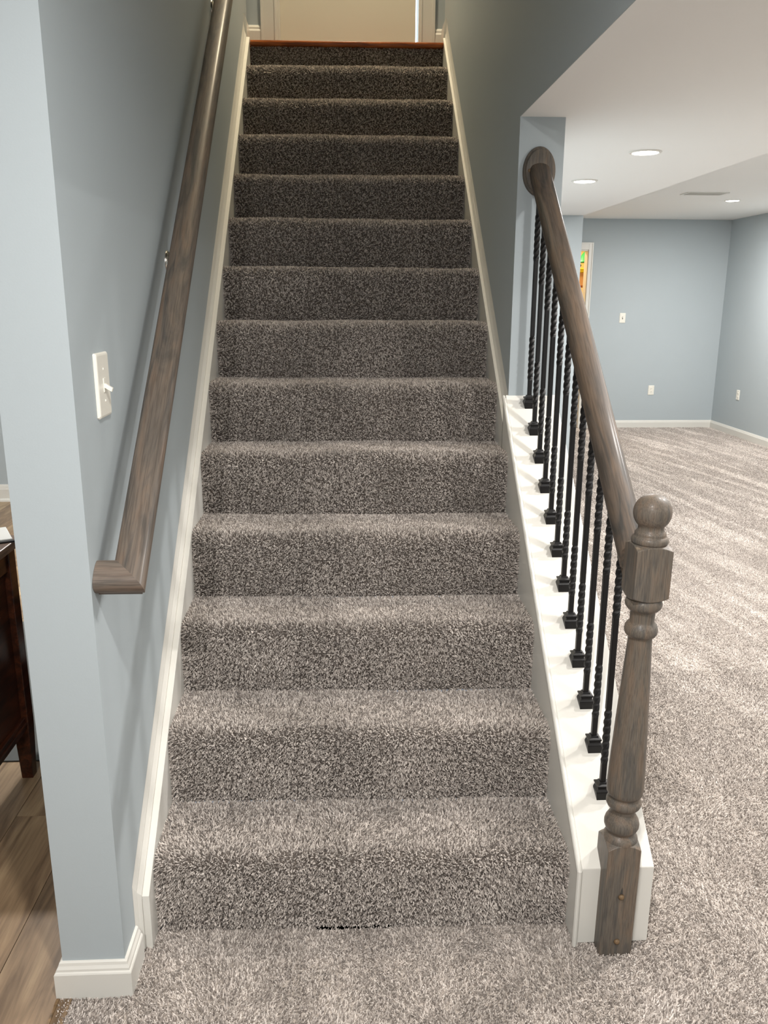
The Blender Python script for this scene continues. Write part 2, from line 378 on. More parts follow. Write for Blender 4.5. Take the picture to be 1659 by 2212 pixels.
# landing, top wall, door
ld = box('floor_landing', WLX, 0.538, 2.903, 3.9, ZLAND-0.2, ZLAND-0.001, M_ORNG)
struct(ld, 'varnished wood floor of the landing at the top of the stairs', 'floor')
wt = MB(); wt.box(-0.8, -0.335, 3.05, 3.16, 0, 4.9); wt.box(0.397, 0.8, 3.05, 3.16, 0, 4.9); wt.box(-0.335, 0.397, 3.05, 3.16, 4.5, 4.9); wt.box(-0.335, 0.397, 3.05, 3.16, 0, ZLAND)
struct(wt.build('wall_top', M_WALL), 'shaded wall around the door at the top of the stairs', 'wall')
d1 = thing('door_1', 'white flat door standing slightly ajar at the top of the stairs', 'door', (0, 3.06, ZLAND)); d1['kind'] = 'structure'
box('door_slab', -0.318, 0.375, 0.030, 0.062, 0.006, 1.86, M_DOOR, d1, bevel=0.002)
jb = MB(); jb.box(-0.335, -0.325, -0.010, 0.10, 0, 1.878); jb.box(0.387, 0.397, -0.010, 0.10, 0, 1.878); jb.box(-0.335, 0.397, -0.010, 0.10, 1.868, 1.878)
jb.box(-0.3249, -0.315, 0.010, 0.028, 0, 1.86)
jb.build('door_jamb', M_TRIM, d1, bevel=0.001)
def casing(x0, x1, z1, parent, name='door_casing'):
    m_ = MB(); m_.box(x0, x1, -0.026, -0.010, 0, z1)
    s_ = 1 if x1 > 0 else -1
    return m_
cs = MB()
for (a, b_) in ((-0.410, -0.332), (0.394, 0.470)):
    cs.box(a, b_, -0.022, -0.010, 0, 1.95)
    o_ = a if a < 0 else b_-0.014
    cs.box(o_, o_+0.014, -0.028, -0.0221, 0, 1.95)
    i_ = b_-0.010 if a < 0 else a
    cs.box(i_, i_+0.010, -0.026, -0.0221, 0, 1.88)
cs.box(-0.332, 0.394, -0.022, -0.010, 1.875, 1.95)
cs.build('door_casing', M_TRIM, d1, bevel=0.001)
# daylight behind the ajar door: the room beyond has a window
bx = MB(); bx.box(-0.7, -0.6, 3.16, 4.4, 2.4, 4.9); bx.box(1.3, 1.4, 3.16, 4.4, 2.4, 4.9); bx.box(-0.7, 1.4, 4.4, 4.5, 2.4, 4.9); bx.box(-0.7, 1.4, 3.16, 4.5, 4.9, 5.0)
struct(bx.build('wall_upper_room', M_CEIL), 'bright walls glimpsed behind the ajar door', 'wall')
wn = thing('window_1', 'daylit window glimpsed through the gap of the ajar door', 'window', (0.45, 4.40, 3.0)); wn['kind'] = 'structure'
box('window_pane', -0.35, 0.35, -0.012, -0.004, -0.25, 1.1, emit('daylight_pane', (0.72, 0.90, 1.0), 3.0), wn)
wf = MB(); wf.box(-0.40, -0.35, -0.03, -0.001, -0.30, 1.15); wf.box(0.35, 0.40, -0.03, -0.001, -0.30, 1.15); wf.box(-0.35, 0.35, -0.03, -0.001, -0.30, -0.25); wf.box(-0.35, 0.35, -0.03, -0.001, 1.1, 1.15)
wf.build('window_frame', M_TRIM, wn)

# ------------------------------------------------------------------ staircase
st = thing('staircase', 'carpeted stairs rising between the blue-grey walls', 'stairs', (0, 0, 0)); st['kind'] = 'structure'
def step_profile(k):
    """(y, z) outline of the carpet of step k: riser, rounded nose, tread"""
    y0 = (k-1)*G + 0.006; z0 = (k-1)*R - 0.005 if k > 1 else -0.014
    z1 = k*R - 0.006
    P = []
    RN = 0.034
    for t in (0, 0.3, 0.6, 0.85): P.append((y0 + 0.001*math.sin(t*9) - 0.003*t, z0 + t*(z1-RN-0.004-z0)))
    for i in range(11):
        t = (math.pi/2)*i/10
        P.append((y0 - 0.005 + RN*(1-math.cos(t)), z1 - RN + RN*math.sin(t)))
    P += [(y0+0.045, z1), (y0+0.08, z1-0.001), (y0+0.13, z1-0.001), (y0+0.18, z1), (k*G-0.003, z1-0.001), (k*G+0.004, z1-0.014), (k*G+0.006, z1-0.016)]
    return P
for k in range(1, 14):
    prof = step_profile(k); nx = 36; V = []; F = []
    rnd = random.Random(k)
    ph = [rnd.uniform(0, 6.28) for _ in range(4)]
    for i in range(nx+1):
        u = i/nx; x = XL + u*(XR-XL)
        wob = 0.0020*math.sin(7*u+ph[0]) + 0.0012*math.sin(19*u+ph[1])
        wz = 0.0015*math.sin(5*u+ph[2]) + 0.0010*math.sin(15*u+ph[3])
        for j, (y, z) in enumerate(prof):
            e = 1 if 3 < j < len(prof)-2 else 0.3
            V.append((x, y + SK*x + wob*e, z + wz*e))
    n = len(prof)
    for i in range(nx):
        for j in range(n-1):
            F.append((i*n+j, (i+1)*n+j, (i+1)*n+j+1, i*n+j+1))
    # closed underside so that the step has body
    b0 = len(V)
    for i in (0, nx):
        x = XL + (XR-XL)*i/nx; V.append((x, k*G+0.007, (k-1)*R-0.005)); 
    F.append(tuple(range(0, n)) + (b0,)); F.append(tuple(nx*n+j for j in range(n)) + (b0+1,))
    F.append((0, b0, b0+1, nx*n))
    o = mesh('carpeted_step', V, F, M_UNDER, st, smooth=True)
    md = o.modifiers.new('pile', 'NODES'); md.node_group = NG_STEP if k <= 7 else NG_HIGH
# last riser
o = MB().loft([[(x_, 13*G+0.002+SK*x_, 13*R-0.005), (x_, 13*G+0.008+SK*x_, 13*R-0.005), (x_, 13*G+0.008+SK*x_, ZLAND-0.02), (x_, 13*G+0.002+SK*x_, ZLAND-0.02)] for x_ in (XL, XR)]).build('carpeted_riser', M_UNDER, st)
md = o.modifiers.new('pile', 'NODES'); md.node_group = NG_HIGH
nz = []
for xx in (XL-0.0, XR+0.002):
    ring = []
    for a in range(7):
        t = math.pi/2 + math.pi*a/6
        ring.append((xx, 2.855 + 0.012*math.cos(t) + SK*xx, ZLAND-0.012 + 0.012*math.sin(t)))
    ring += [(xx, 2.90, ZLAND-0.024), (xx, 2.90, ZLAND)]
    nz.append(ring)
MB().loft(nz).build('landing_nosing', M_ORNG, st, smooth=False)['label'] = 'orange-brown varnished wood nosing of the landing'

# skirt boards and their mouldings ------------------------------------------------
def skirt_line(c): return lambda y: c + S*y
def skirt(name, side, c_in, ya, y1, label, zbot_front):
    e = thing(name, label, 'trim'); e['kind'] = 'structure'
    L_ = skirt_line(c_in)
    if side < 0: xi, xo, xw = -0.4515, -0.4670, WLX
    else: xi, xo, xw = 0.4925, 0.503, WRX
    # board
    poly = [(ya, 0 if side < 0 else L_(ya)-0.30), (y1, L_(y1)-0.30), (y1, L_(y1)), (ya, L_(ya))]
    if side < 0: poly = [(ya, -0.004), (ya+0.35, -0.004), (y1, L_(y1)-0.34), (y1, L_(y1)), (ya, L_(ya))]
    prism_yz(poly, min(xi, xo), max(xi, xo)).build('skirt_board', M_TRIM, e, bevel=0.001)
    # moulding profile (x, n)
    d = abs(xw-xo); s_ = 1 if side > 0 else -1
    prof = [(xo, -0.03), (xo, 0.002), (xo, 0.006), (xo+s_*d*0.10, 0.008), (xo+s_*d*0.62, 0.020), (xo+s_*d*0.64, 0.028), (xo+s_*d*0.72, 0.031), (xo+s_*d*0.92, 0.042), (xw-s_*0.0002, 0.052), (xw-s_*0.0002, -0.03)]
    def pt(x, n, where):
        nf = n*0.5 if n > 0 else n
        if where == 'bot': return (x, ya-nf, zbot_front)
        if where == 'mit': return (x, ya-nf, L_(ya-nf)+n/CA)
        if where == 'cut': return (x, ya, L_(ya)+n/CA)
        return (x, y1, L_(y1)+n/CA)
    rings = [[pt(x, n, w_) for x, n in prof] for w_ in (('bot', 'mit', 'end') if side < 0 else ('cut', 'end'))]
    MB().loft(rings).build('skirt_moulding', M_TRIM, e)
    return e
skirt('trim_1', -1, 0.172, -0.042, 2.865, 'white skirt board and moulding running up the left wall beside the stairs', 0.0)
skirt('trim_2', +1, 0.186, 0.978, 2.865, 'white skirt board and moulding running up the right wall beside the stairs', 0)
# lower right: bead and board on the inner face of the knee wall
e = thing('trim_3', 'thin white edge bead along the inner edge of the knee wall', 'trim'); e['kind'] = 'structure'
poly = [(-0.078, -0.004), (0.30, -0.004), (0.985, KT(0.985)-0.34), (0.985, KT(0.985)+0.003), (-0.078, KT(-0.078)+0.003)]
prism_yz(poly, 0.4925, 0.5012).build('skirt_board', M_TRIM, e, bevel=0.002)
bead = [(0.4890, -0.004), (0.4885, 0.001), (0.4905, 0.0045), (0.4935, 0.006), (0.497, 0.005), (0.4985, 0.002), (0.4985, -0.004)]
rg = []
rg.append([(x_, -0.078-n_, 0.0) for x_, n_ in bead])
rg.append([(x_, -0.078-n_, KT(-0.078-n_)+0.003+n_/CA) for x_, n_ in bead])
rg.append([(x_, 0.985, KT(0.985)+0.003+n_/CA) for x_, n_ in bead])
MB().loft(rg).build('edge_bead', M_TRIM, e)

# ------------------------------------------------------------------ baseboards
BB = [(0, -0.004), (0.015, -0.004), (0.015, 0.057), (0.0135, 0.060), (0.0110, 0.062), (0.0105, 0.067), (0.007, 0.073), (0.0055, 0.079), (0.002, 0.081), (0, 0.081)]
def baseboard(name, path, label, prof=BB, z=0, parent=None, mat=M_TRIM):
    """path runs so that the room lies on its right-hand side"""
    n = len(path); rings = []
    for i, p in enumerate(path):
        def nrm(a, b): d = Vector((b[0]-a[0], b[1]-a[1])).normalized(); return Vector((d.y, -d.x))
        ns = []
        if i > 0: ns.append(nrm(path[i-1], p))
        if i < n-1: ns.append(nrm(p, path[i+1]))
        v = ns[0] if len(ns) == 1 else (ns[0]+ns[1])/(1+ns[0].dot(ns[1]))
        rings.append([(p[0]+v.x*t, p[1]+v.y*t, z+h) for t, h in prof])
    o = MB().loft(rings).build(name, mat, parent)
    if not parent: struct(o, label, 'baseboard')
    return o
baseboard('baseboard_left', [(-0.479, -0.066), (-0.479, -0.158), (-0.606, -0.158), (-0.606, 4.2)][::-1], 'white baseboard wrapping the foot of the left wall end')
baseboard('baseboard_back', [(2.7005, 7.53), (4.2, 7.53)], 'white baseboard along the far wall')
baseboard('baseboard_right', [(4.2, 7.53), (4.2, -3.4)], 'white baseboard along the right side wall')
baseboard('baseboard_block', [(0.645, 1.1), (0.645, 3.86)], 'white baseboard beside the stair wall')
baseboard('baseboard_corner', [(0.645, 3.86), (1.53, 3.86), (1.53, 7.53)], 'white baseboard around the wall corner behind the balusters')
bl = baseboard('baseboard_left_room', [(-3.6, 4.2), (-0.606, 4.2)], 'cream baseboard with quarter round in the laminate-floored room',
          prof=[(0,0),(0.015,0),(0.015,0.085),(0.012,0.092),(0.008,0.11),(0.004,0.12),(0,0.12)])
baseboard('shoe_moulding', [(-3.6, 4.185), (-0.606, 4.185)], '', prof=[(0,0),(0.016,0),(0.014,0.012),(0.008,0.018),(0,0.02)], parent=bl)
UBB = [(0,0),(0.014,0),(0.014,0.088),(0.011,0.094),(0.009,0.098),(0.009,0.106),(0.004,0.116),(0,0.118)]
baseboard('baseboard_top', [(-0.479, 2.872), (-0.479, 3.05), (-0.4105, 3.05)], 'white baseboard on the landing left of the door', prof=UBB, z=ZLAND)
baseboard('baseboard_top_right', [(0.4705, 3.05), (0.538, 3.05), (0.538, 2.96), (0.51, 2.96), (0.51, 2.872)], 'white baseboard on the landing right of the door', prof=UBB, z=ZLAND)

# doorway in the far wall (opening without a visible leaf)
d2 = thing('door_2', 'open doorway with white casing in the far wall', 'doorway', (0, 7.53, 0)); d2['kind'] = 'structure'
cs = MB(); cs.box(2.652, 2.700, -0.018, -0.0005, 0, 2.0); cs.box(1.55, 1.625, -0.018, -0.0005, 0, 2.0); cs.box(1.625, 2.652, -0.018, -0.0005, 1.925, 2.0)
cs.box(2.687, 2.700, -0.024, -0.0181, 0, 2.0); cs.box(1.625, 2.687, -0.024, -0.0181, 1.985, 2.0)
cs.build('door_casing', M_TRIM, d2, bevel=0.002)
jb = MB(); jb.box(2.648, 2.6645, 0, 0.12, 0, 1.93); jb.box(1.6205, 1.637, 0, 0.12, 0, 1.93); jb.box(1.637, 2.648, 0, 0.12, 1.913, 1.93)
jb.build('door_jamb', M_TRIM, d2)

# ------------------------------------------------------------------ handrail profile
HP = [(0,0),(0.0185,0),(0.0195,0.001),(0.0195,0.0125),(0.0165,0.0135),(0.0165,0.0175),(0.0220,0.0185),(0.0285,0.022),(0.0308,0.029),(0.0310,0.036),(0.0295,0.044),(0.0250,0.050),(0.0170,0.0535),(0.0085,0.0552)]
HPF = HP + [(0,0.0558)] + [(-a, b) for a, b in HP[1:][::-1]]

# right railing
rail_g = thing('stair_railing', 'open stair railing with grey-brown handrail, black twisted balusters and turned newel post', 'railing', (0.577, -0.072, 0))
RX, RY = 0.577, -0.072
def rel(x, y, z): return (x-RX, y-RY, z)
RB = lambda y: 0.886 + S*y          # underside of handrail
hr = MB(); u0, u1 = -0.036/CA, 0.995/CA
rings = []
for uu, yend in ((0, -0.036), (1, 0.985)):
    ring = []
    for a, n_ in HPF:
        # cut vertically: move each profile point along the slope to plane y = yend
        ring.append((a, yend, RB(yend) + n_/CA))
    rings.append(ring)
# build in slope-aligned local coordinates so the grain follows the rail
org = Vector((0, -0.036, RB(-0.036)))
def toloc(p): 
    d = Vector(p)-org; return (d.x, d.y*CA + d.z*SA, -d.y*SA + d.z*CA)
hr.loft([[toloc(p) for p in r] for r in rings])
def relw(p): return rel(RX-0.003+p[0], p[1], p[2])
o = hr.build('handrail', M_RAILR, rail_g, smooth=True, sharp=35); o.location = rel(0.572, org.y, org.z); o.rotation_euler = (ANG, 0, 0)
# oval rosette
ro = MB(); rings = []
for t, s_ in ((0.0, 1.0), (0.006, 1.0), (0.010, 0.97), (0.012, 0.90), (0.017, 0.88), (0.019, 0.84)):
    rings.append([(0.049*s_*math.cos(a), -t, 0.069*s_*math.sin(a)) for a in [2*math.pi*j/48 for j in range(48)]])
ro.loft(rings); rz = ro.build('rosette', M_POST, rail_g, smooth=True, sharp=40); rz.location = rel(0.572, 0.9945, 1.777); rz['label'] = 'oval wooden wall plate'
pn = MB().lathe([(-0.003,0.0055),(-0.001,0.0055),(0.001,0.0045),(0.002,0.002)], 16, axis='y').build('screw_plug', M_PIN, rz, smooth=True)
pn.rotation_euler = (0, 0, math.pi); pn.location = (-0.0315, -0.0195, 0.0)

# newel post
nw = MB()
def square_block(zb, zt, h, top_crown, bot_crown, n=10, ro=0.0):
    V = []; F = []
    def zt_(x, y): return zt + top_crown*(2*h*h - x*x - y*y)/(2*h*h)
    def zb_(x, y): return zb - bot_crown*(2*h*h - x*x - y*y)/(2*h*h)
    q = [(-h + 2*h*i/n) for i in range(n+1)]
    for f in (zb_, zt_):
        for y in q:
            for x in q: V.append((x, y, f(x, y)))
    N = (n+1)**2; id_ = lambda s_, i, j: s_*N + j*(n+1) + i
    for j in range(n):
        for i in range(n):
            F.append((id_(0,i,j), id_(0,i,j+1), id_(0,i+1,j+1), id_(0,i+1,j))); F.append((id_(1,i,j), id_(1,i+1,j), id_(1,i+1,j+1), id_(1,i,j+1)))
    for i in range(n):
        F.append((id_(0,i,0), id_(0,i+1,0), id_(1,i+1,0), id_(1,i,0))); F.append((id_(0,i+1,n), id_(0,i,n), id_(1,i,n), id_(1,i+1,n)))
        F.append((id_(0,0,i+1), id_(0,0,i), id_(1,0,i), id_(1,0,i+1))); F.append((id_(0,n,i), id_(0,n,i+1), id_(1,n,i+1), id_(1,n,i)))
    return V, F
V, F = square_block(-0.005, 0.264, 0.036, 0.024, 0.0)
nwp = mesh('newel_post', V, F, M_POST, rail_g); nwp.location = (0, 0, 0); nwp['label'] = 'turned wooden newel post'
b = nwp.modifiers.new('bevel', 'BEVEL'); b.width = 0.0012; b.segments = 2; b.limit_method = 'ANGLE'; b.angle_limit = math.radians(40)
nwp.rotation_euler = (0, math.radians(0.55), 0)
TP = [(0.262,0.030),(0.266,0.0335),(0.271,0.0362),(0.277,0.0370),(0.283,0.0355),(0.288,0.0315),(0.2905,0.0275),(0.293,0.0270),(0.296,0.030),(0.301,0.0340),(0.308,0.0368),(0.315,0.0370),(0.323,0.0350),(0.331,0.0305),(0.338,0.0265),(0.344,0.0245),(0.349,0.0250),(0.352,0.0300),(0.356,0.0345),(0.362,0.0370),(0.368,0.0368),(0.374,0.0340),(0.378,0.0305),(0.381,0.0315),(0.384,0.0350),(0.389,0.0378),(0.397,0.0385),(0.41,0.0386),(0.45,0.0376),(0.55,0.0336),(0.65,0.0288),(0.735,0.0242),(0.744,0.0240),(0.748,0.0250),(0.751,0.0295),(0.756,0.0325),(0.763,0.0335),(0.770,0.0320),(0.775,0.0290),(0.778,0.0255),(0.782,0.0245),(0.800,0.0245),(0.804,0.0260),(0.807,0.0310),(0.812,0.0350),(0.819,0.0370),(0.826,0.0355),(0.831,0.0320),(0.834,0.030),(0.845,0.026)]
MB().lathe(TP, 48).build('turned_shaft', M_POST, nwp, smooth=True, sharp=60)
V, F = square_block(0.840, 0.936, 0.036, 0.016, 0.016)
ub = mesh('upper_block', V, F, M_POST, nwp)
b = ub.modifiers.new('bevel', 'BEVEL'); b.width = 0.0012; b.segments = 2; b.limit_method = 'ANGLE'; b.angle_limit = math.radians(40)
FP = [(0.944,0.033),(0.948,0.0355),(0.953,0.0360),(0.957,0.0350),(0.960,0.0315),(0.9615,0.0300),(0.964,0.0305),(0.967,0.0300),(0.970,0.0270),(0.973,0.0252),(0.976,0.0250)]
for i in range(17):
    a = math.radians(-47 + (137)*i/16); FP.append((1.0075 + 0.0370*math.sin(a), max(0.0003, 0.0370*math.cos(a))))
MB().lathe(FP, 48).build('ball_finial', M_POST, nwp, smooth=True, sharp=60)
for z in (0.150, 0.034):
    p_ = MB().lathe([(0,0.0068),(0.002,0.0066),(0.0045,0.0050),(0.006,0.0025),(0.0063,0.0004)], 20, axis='y').build('wood_plug', M_PIN, nwp, smooth=True)
    p_.scale = (1, -1, 1); p_.location = (0.0015, -0.036, z)
MB().add([(-0.003,0,0),(0.003,0,0),(0.0024,0,0.008),(0.0005,0,0.018),(-0.0016,0,0.009),(-0.003,-0.0004,0),(0.003,-0.0004,0),(0.0024,-0.0004,0.008),(0.0005,-0.0004,0.018),(-0.0016,-0.0004,0.009)],
   [(5,6,7,8,9),(4,3,2,1,0),(0,1,6,5),(1,2,7,6),(2,3,8,7),(3,4,9,8),(4,0,5,9)]).build('split_mark', M_SLOT, nwp, loc=(0.0015, -0.0361, 0.157))

# balusters
def bar_mesh():
    h = 0.0064; rings = []
    def ring(z, ang, hh=h):
        c_, s_ = math.cos(ang), math.sin(ang)
        pts = [(-hh,-hh),(hh,-hh),(hh,hh),(-hh,hh)]; bev = []
        for i in range(4):
            a, bb = Vector(pts[i]), Vector(pts[(i+1) % 4]); bev += [a.lerp(bb, 0.12), a.lerp(bb, 0.88)]
        return [(p.x*c_ - p.y*s_, p.x*s_ + p.y*c_, z) for p in bev]
    rings.append(ring(0.0, 0)); rings.append(ring(0.088, 0))
    n = 56
    for i in range(1, n+1): rings.append(ring(0.088 + 0.137*i/n, 1.75*2*math.pi*i/n, h*1.08 if 2 < i < n-2 else h))
    rings.append(ring(0.445, 0.0 + 1.75*2*math.pi))
    for i in range(1, n+1): rings.append(ring(0.445 + 0.137*i/n, (1.75 + 1.75*i/n)*2*math.pi, h*1.08 if 2 < i < n-2 else h))
    rings.append(ring(0.655, 3.5*2*math.pi))
    return MB().loft(rings)
bar0 = bar_mesh().build('baluster', M_IRON, rail_g)
def sq(prof):
    rings = []
    for z, h in prof: rings.append([(-h,-h,z),(h,-h,z),(h,h,z),(-h,h,z)])
    return MB().loft(rings)
shoe0 = sq([(-0.018,0.0150),(0.000,0.0155),(0.004,0.0160),(0.020,0.0185),(0.0225,0.0180),(0.0265,0.0135),(0.029,0.0135),(0.033,0.0160),(0.0355,0.0155),(0.0375,0.0100),(0.042,0.0085)]).build('shoe', M_IRON, bar0, bevel=0.0006)
for i in range(13):
    yb = 0.968 - 0.083*i
    xb = 0.571 + 0.0005*i
    if i == 12: break
    if i == 0: bo = bar0
    else:
        bo = bar0.copy(); COL.objects.link(bo); bo.parent = rail_g
        sh = shoe0.copy(); COL.objects.link(sh); sh.parent = bo
    bo.location = rel(xb, yb, KT(yb-0.016))

# left wall handrail
# local frame: X world x, Y up the slope, Z perpendicular
LXC = -0.4175
wh = thing('wall_handrail', 'grey-brown wooden handrail on the left wall with a return at its lower end', 'handrail', (LXC, -0.156, 0.897), (ANG, 0, 0))
# outer top-front corner of the return sits near local (.., 0, 0); rail top at n = 0
top = 0.050
def lpt(x, u, n): return (x, u, n - top)
rings = [[lpt(WLX-LXC+0.0004, 0.031 - a, n_) for a, n_ in HPF], [lpt(a, 0.031 - a, n_) for a, n_ in HPF]]
MB().loft(rings).build('rail_return', M_STUB, wh, smooth=True, sharp=35)
rings = [[lpt(a, 0.031 - a, n_) for a, n_ in HPF], [lpt(a, 4.2, n_) for a, n_ in HPF]]
MB().loft(rings).build('rail', M_RAIL, wh, smooth=True, sharp=35)
ld_ = Matrix.Rotation(-ANG, 3, 'X')
def w2l(p): return ld_ @ (Vector(p) - Vector((LXC, -0.156, 0.897)))
for (y_, z_) in ((0.700, 1.500), (1.775, 2.424), (2.7, 3.22)):
    br = MB()
    zt = 0.897 + S*(y_+0.156) - top/CA
    br.tube([w2l(p) for p in [(WLX+0.006, y_, z_), (WLX+0.020, y_, z_-0.004), (WLX+0.040, y_, z_+0.004), (WLX+0.054, y_, z_+0.022), (LXC, y_, zt+0.002)]], 0.006, 12)
    bo = br.build('bracket', M_STEEL, wh, smooth=True)
    rs_ = MB().lathe([(0,0.029),(0.003,0.029),(0.006,0.0255),(0.0075,0.015),(0.010,0.009),(0.012,0.0075)], 28, axis='x').build('rosette', M_STEEL, bo, smooth=True, sharp=50)
    rs_.location = w2l((WLX+0.0002, y_, z_)); rs_.rotation_euler = (-ANG, 0, 0)

# ------------------------------------------------------------------ switch and outlets
def plate_mb(w_, h_, t_):
    rings = []
    for tt, ins in ((0, 0), (t_*0.45, 0), (t_*0.85, 0.0022), (t_, 0.005)):
        a, b_ = w_/2-ins, h_/2-ins; c_ = 0.003
        rings.append([(-a+c_,-tt,-b_),(a-c_,-tt,-b_),(a,-tt,-b_+c_),(a,-tt,b_-c_),(a-c_,-tt,b_),(-a+c_,-tt,b_),(-a,-tt,b_-c_),(-a,-tt,-b_+c_)])
    return MB().loft(rings)
def screw(parent, z, r=0.0028):
    s_ = MB().lathe([(0,r),(0.0006,r),(0.0012,r*0.5)], 12, axis='y').build('screw', M_PLATE, parent, smooth=True); s_.scale = (1,-1,1); s_.location = (0, -0.0062, z); return s_
sw = thing('light_switch', 'white toggle light switch on the left wall beside the handrail', 'light switch', (WLX+0.0002, 0.008, 1.247), (0, 0, math.pi/2))
plate_mb(0.082, 0.122, 0.0062).build('switch_plate', M_PLATE, sw)
MB().box(-0.006, 0.006, -0.0075, -0.005, -0.013, 0.013).build('toggle_frame', M_PLATE, sw)
MB().loft([[(-0.0045,-0.005,-0.004),(0.0045,-0.005,-0.004),(0.0045,-0.005,0.005),(-0.0045,-0.005,0.005)], [(-0.004,-0.020,-0.013),(0.004,-0.020,-0.013),(0.004,-0.022,-0.006),(-0.004,-0.022,-0.006)]]).build('toggle', M_PLATE, sw, bevel=0.0008)
screw(sw, 0.030); screw(sw, -0.030)

def outlet(name, label, loc, rz=0, kind='outlet', group=None):
    t = thing(name, label, 'outlet' if kind == 'outlet' else 'light switch', loc, (0,0,rz), group)
    plate_mb(0.066, 0.106, 0.006).build('cover_plate', M_PLATE, t)
    if kind == 'outlet':
        for z in (0.019, -0.019):
            f_ = MB().lathe([(0,0.0155),(0.0018,0.0155),(0.0024,0.0145)], 20, axis='y').build('receptacle', M_PLATE, t, smooth=False); f_.scale = (1,-1,0.85); f_.location = (0,-0.0058,z)
            for x_ in (-0.006, 0.006):
                s_ = MB().box(-0.0012,0.0012,0.0018,0.0028,-0.004,0.004).build('slot', M_SLOT, f_); s_.location = (x_, 0, 0.002)
    else:
        MB().box(-0.005, 0.005, -0.0075, -0.005, -0.012, 0.012).build('toggle_frame', M_SLOT, t)
        MB().box(-0.004, 0.004, -0.016, -0.005, -0.002, 0.008).build('toggle', M_PLATE, t, bevel=0.0008)
    screw(t, 0.0)
    return t
outlet('light_switch', 'white switch plate high on the far wall above the outlet', (3.079, 7.5298, 1.212), 0, 'switch')
outlet('wall_outlet', 'white double outlet low on the far wall', (3.470, 7.5298, 0.420))
outlet('wall_outlet', 'white double outlet low on the right side wall', (4.1998, 6.955, 0.430), -math.pi/2)

# ------------------------------------------------------------------ recessed lights and vent
M_GLOW = emit('lit_lamp_diffuser', (1.0, 0.97, 0.92), 12.0)
M_GLOWW = emit('lit_warm_diffuser', (1.0, 0.8, 0.5), 8.0)
def downlight(loc, power, label, col=None, r=0.046, glow=None, spread=math.pi):
    t = thing('recessed_light', label, 'ceiling light', loc)
    n = 40; rings = []
    for rr, z in ((r+0.012, -0.0002), (r+0.011, -0.003), (r+0.003, -0.005), (r, -0.003), (r, -0.0002)):
        rings.append([(rr*math.cos(2*math.pi*j/n), rr*math.sin(2*math.pi*j/n), z) for j in range(n)])
    MB().loft(rings, cap=False).build('trim_ring', M_TRIM, t, smooth=True, sharp=40)
    MB().lathe([(-0.0045, r*0.98), (-0.0030, r*0.98)], n).build('diffuser', glow or M_GLOW, t)
    ld2 = bpy.data.lights.new('lamp', 'AREA'); ld2.shape = 'DISK'; ld2.size = 2*r*0.95; ld2.energy = power; ld2.color = col or LAMP_COL; ld2.spread = spread
    lo = bpy.data.objects.new('lamp', ld2); COL.objects.link(lo); lo.parent = t; lo.location = (0, 0, -0.008)
    return t
downlight((1.086, 1.550, Z1), P_SOFFIT, 'lit recessed light in the low ceiling, nearest of the three in view')
downlight((1.083, 2.306, Z1), P_SOFFIT, 'lit recessed light in the low ceiling, left of the brighter nearer one')
downlight((1.083, 3.070, Z1), P_SOFFIT, 'recessed light in the low ceiling hidden behind the post')
downlight((1.20, 0.30, Z1), P_SOFFIT*1.0, 'recessed light in the low ceiling beside the newel post')
downlight((3.378, 5.787, Z2), P_ROOM, 'lit recessed light in the far ceiling beside the air vent', r=0.055)
downlight((3.40, 3.0, Z2), P_ROOM, 'recessed light in the right room ceiling, middle of the row')
downlight((2.15, 0.80, Z2), P_ROOM, 'recessed light in the right room ceiling, nearest the camera')
downlight((3.4, -1.5, Z2), P_ROOM*0.7, 'recessed light in the ceiling behind the camera on the right')
downlight((0.03, -1.10, Z2), P_STAIR, 'recessed light in the ceiling in front of the stairs')
downlight((-0.40, -2.2, Z2), P_STAIR*1.8, 'recessed light in the ceiling behind the camera')
downlight((-0.95, 2.5, Z2), P_LEFT, 'recessed light in the laminate-floored room')
downlight((2.4, 8.3, 2.3), P_FAR, 'light in the room beyond the far doorway', WARM_COL)
downlight((0.03, 2.55, 4.9), P_HALL, 'warm ceiling light above the top of the stairs', WARM_COL, 0.10, M_GLOWW, math.radians(85))

vt = thing('air_vent', 'white air vent grille in the far ceiling', 'vent', (2.93, 5.33, Z2))
vf = MB(); a, b_ = 0.17, 0.085
vf.box(-a, a, -b_, -b_+0.02, -0.006, -0.0003); vf.box(-a, a, b_-0.02, b_, -0.006, -0.0003); vf.box(-a, -a+0.02, -b_+0.02, b_-0.02, -0.006, -0.0003); vf.box(a-0.02, a, -b_+0.02, b_-0.02, -0.006, -0.0003)
vf.build('vent_frame', M_TRIM, vt)
box('vent_backing', -a+0.02, a-0.02, -b_+0.02, b_-0.02, -0.0012, -0.0003, M_SLOT, vt)
s0 = None
for i in range(9):
    y_ = -b_+0.026 + i*0.0148
    if s0 is None:
        s0 = MB().box(-a+0.02, a-0.02, -0.0045, 0.0045, -0.0006, 0.0006).build('slat', M_TRIM, vt); s_ = s0
    else: s_ = s0.copy(); COL.objects.link(s_); s_.parent = vt
    s_.location = (0, y_, -0.0045); s_.rotation_euler = (0.6, 0, 0)

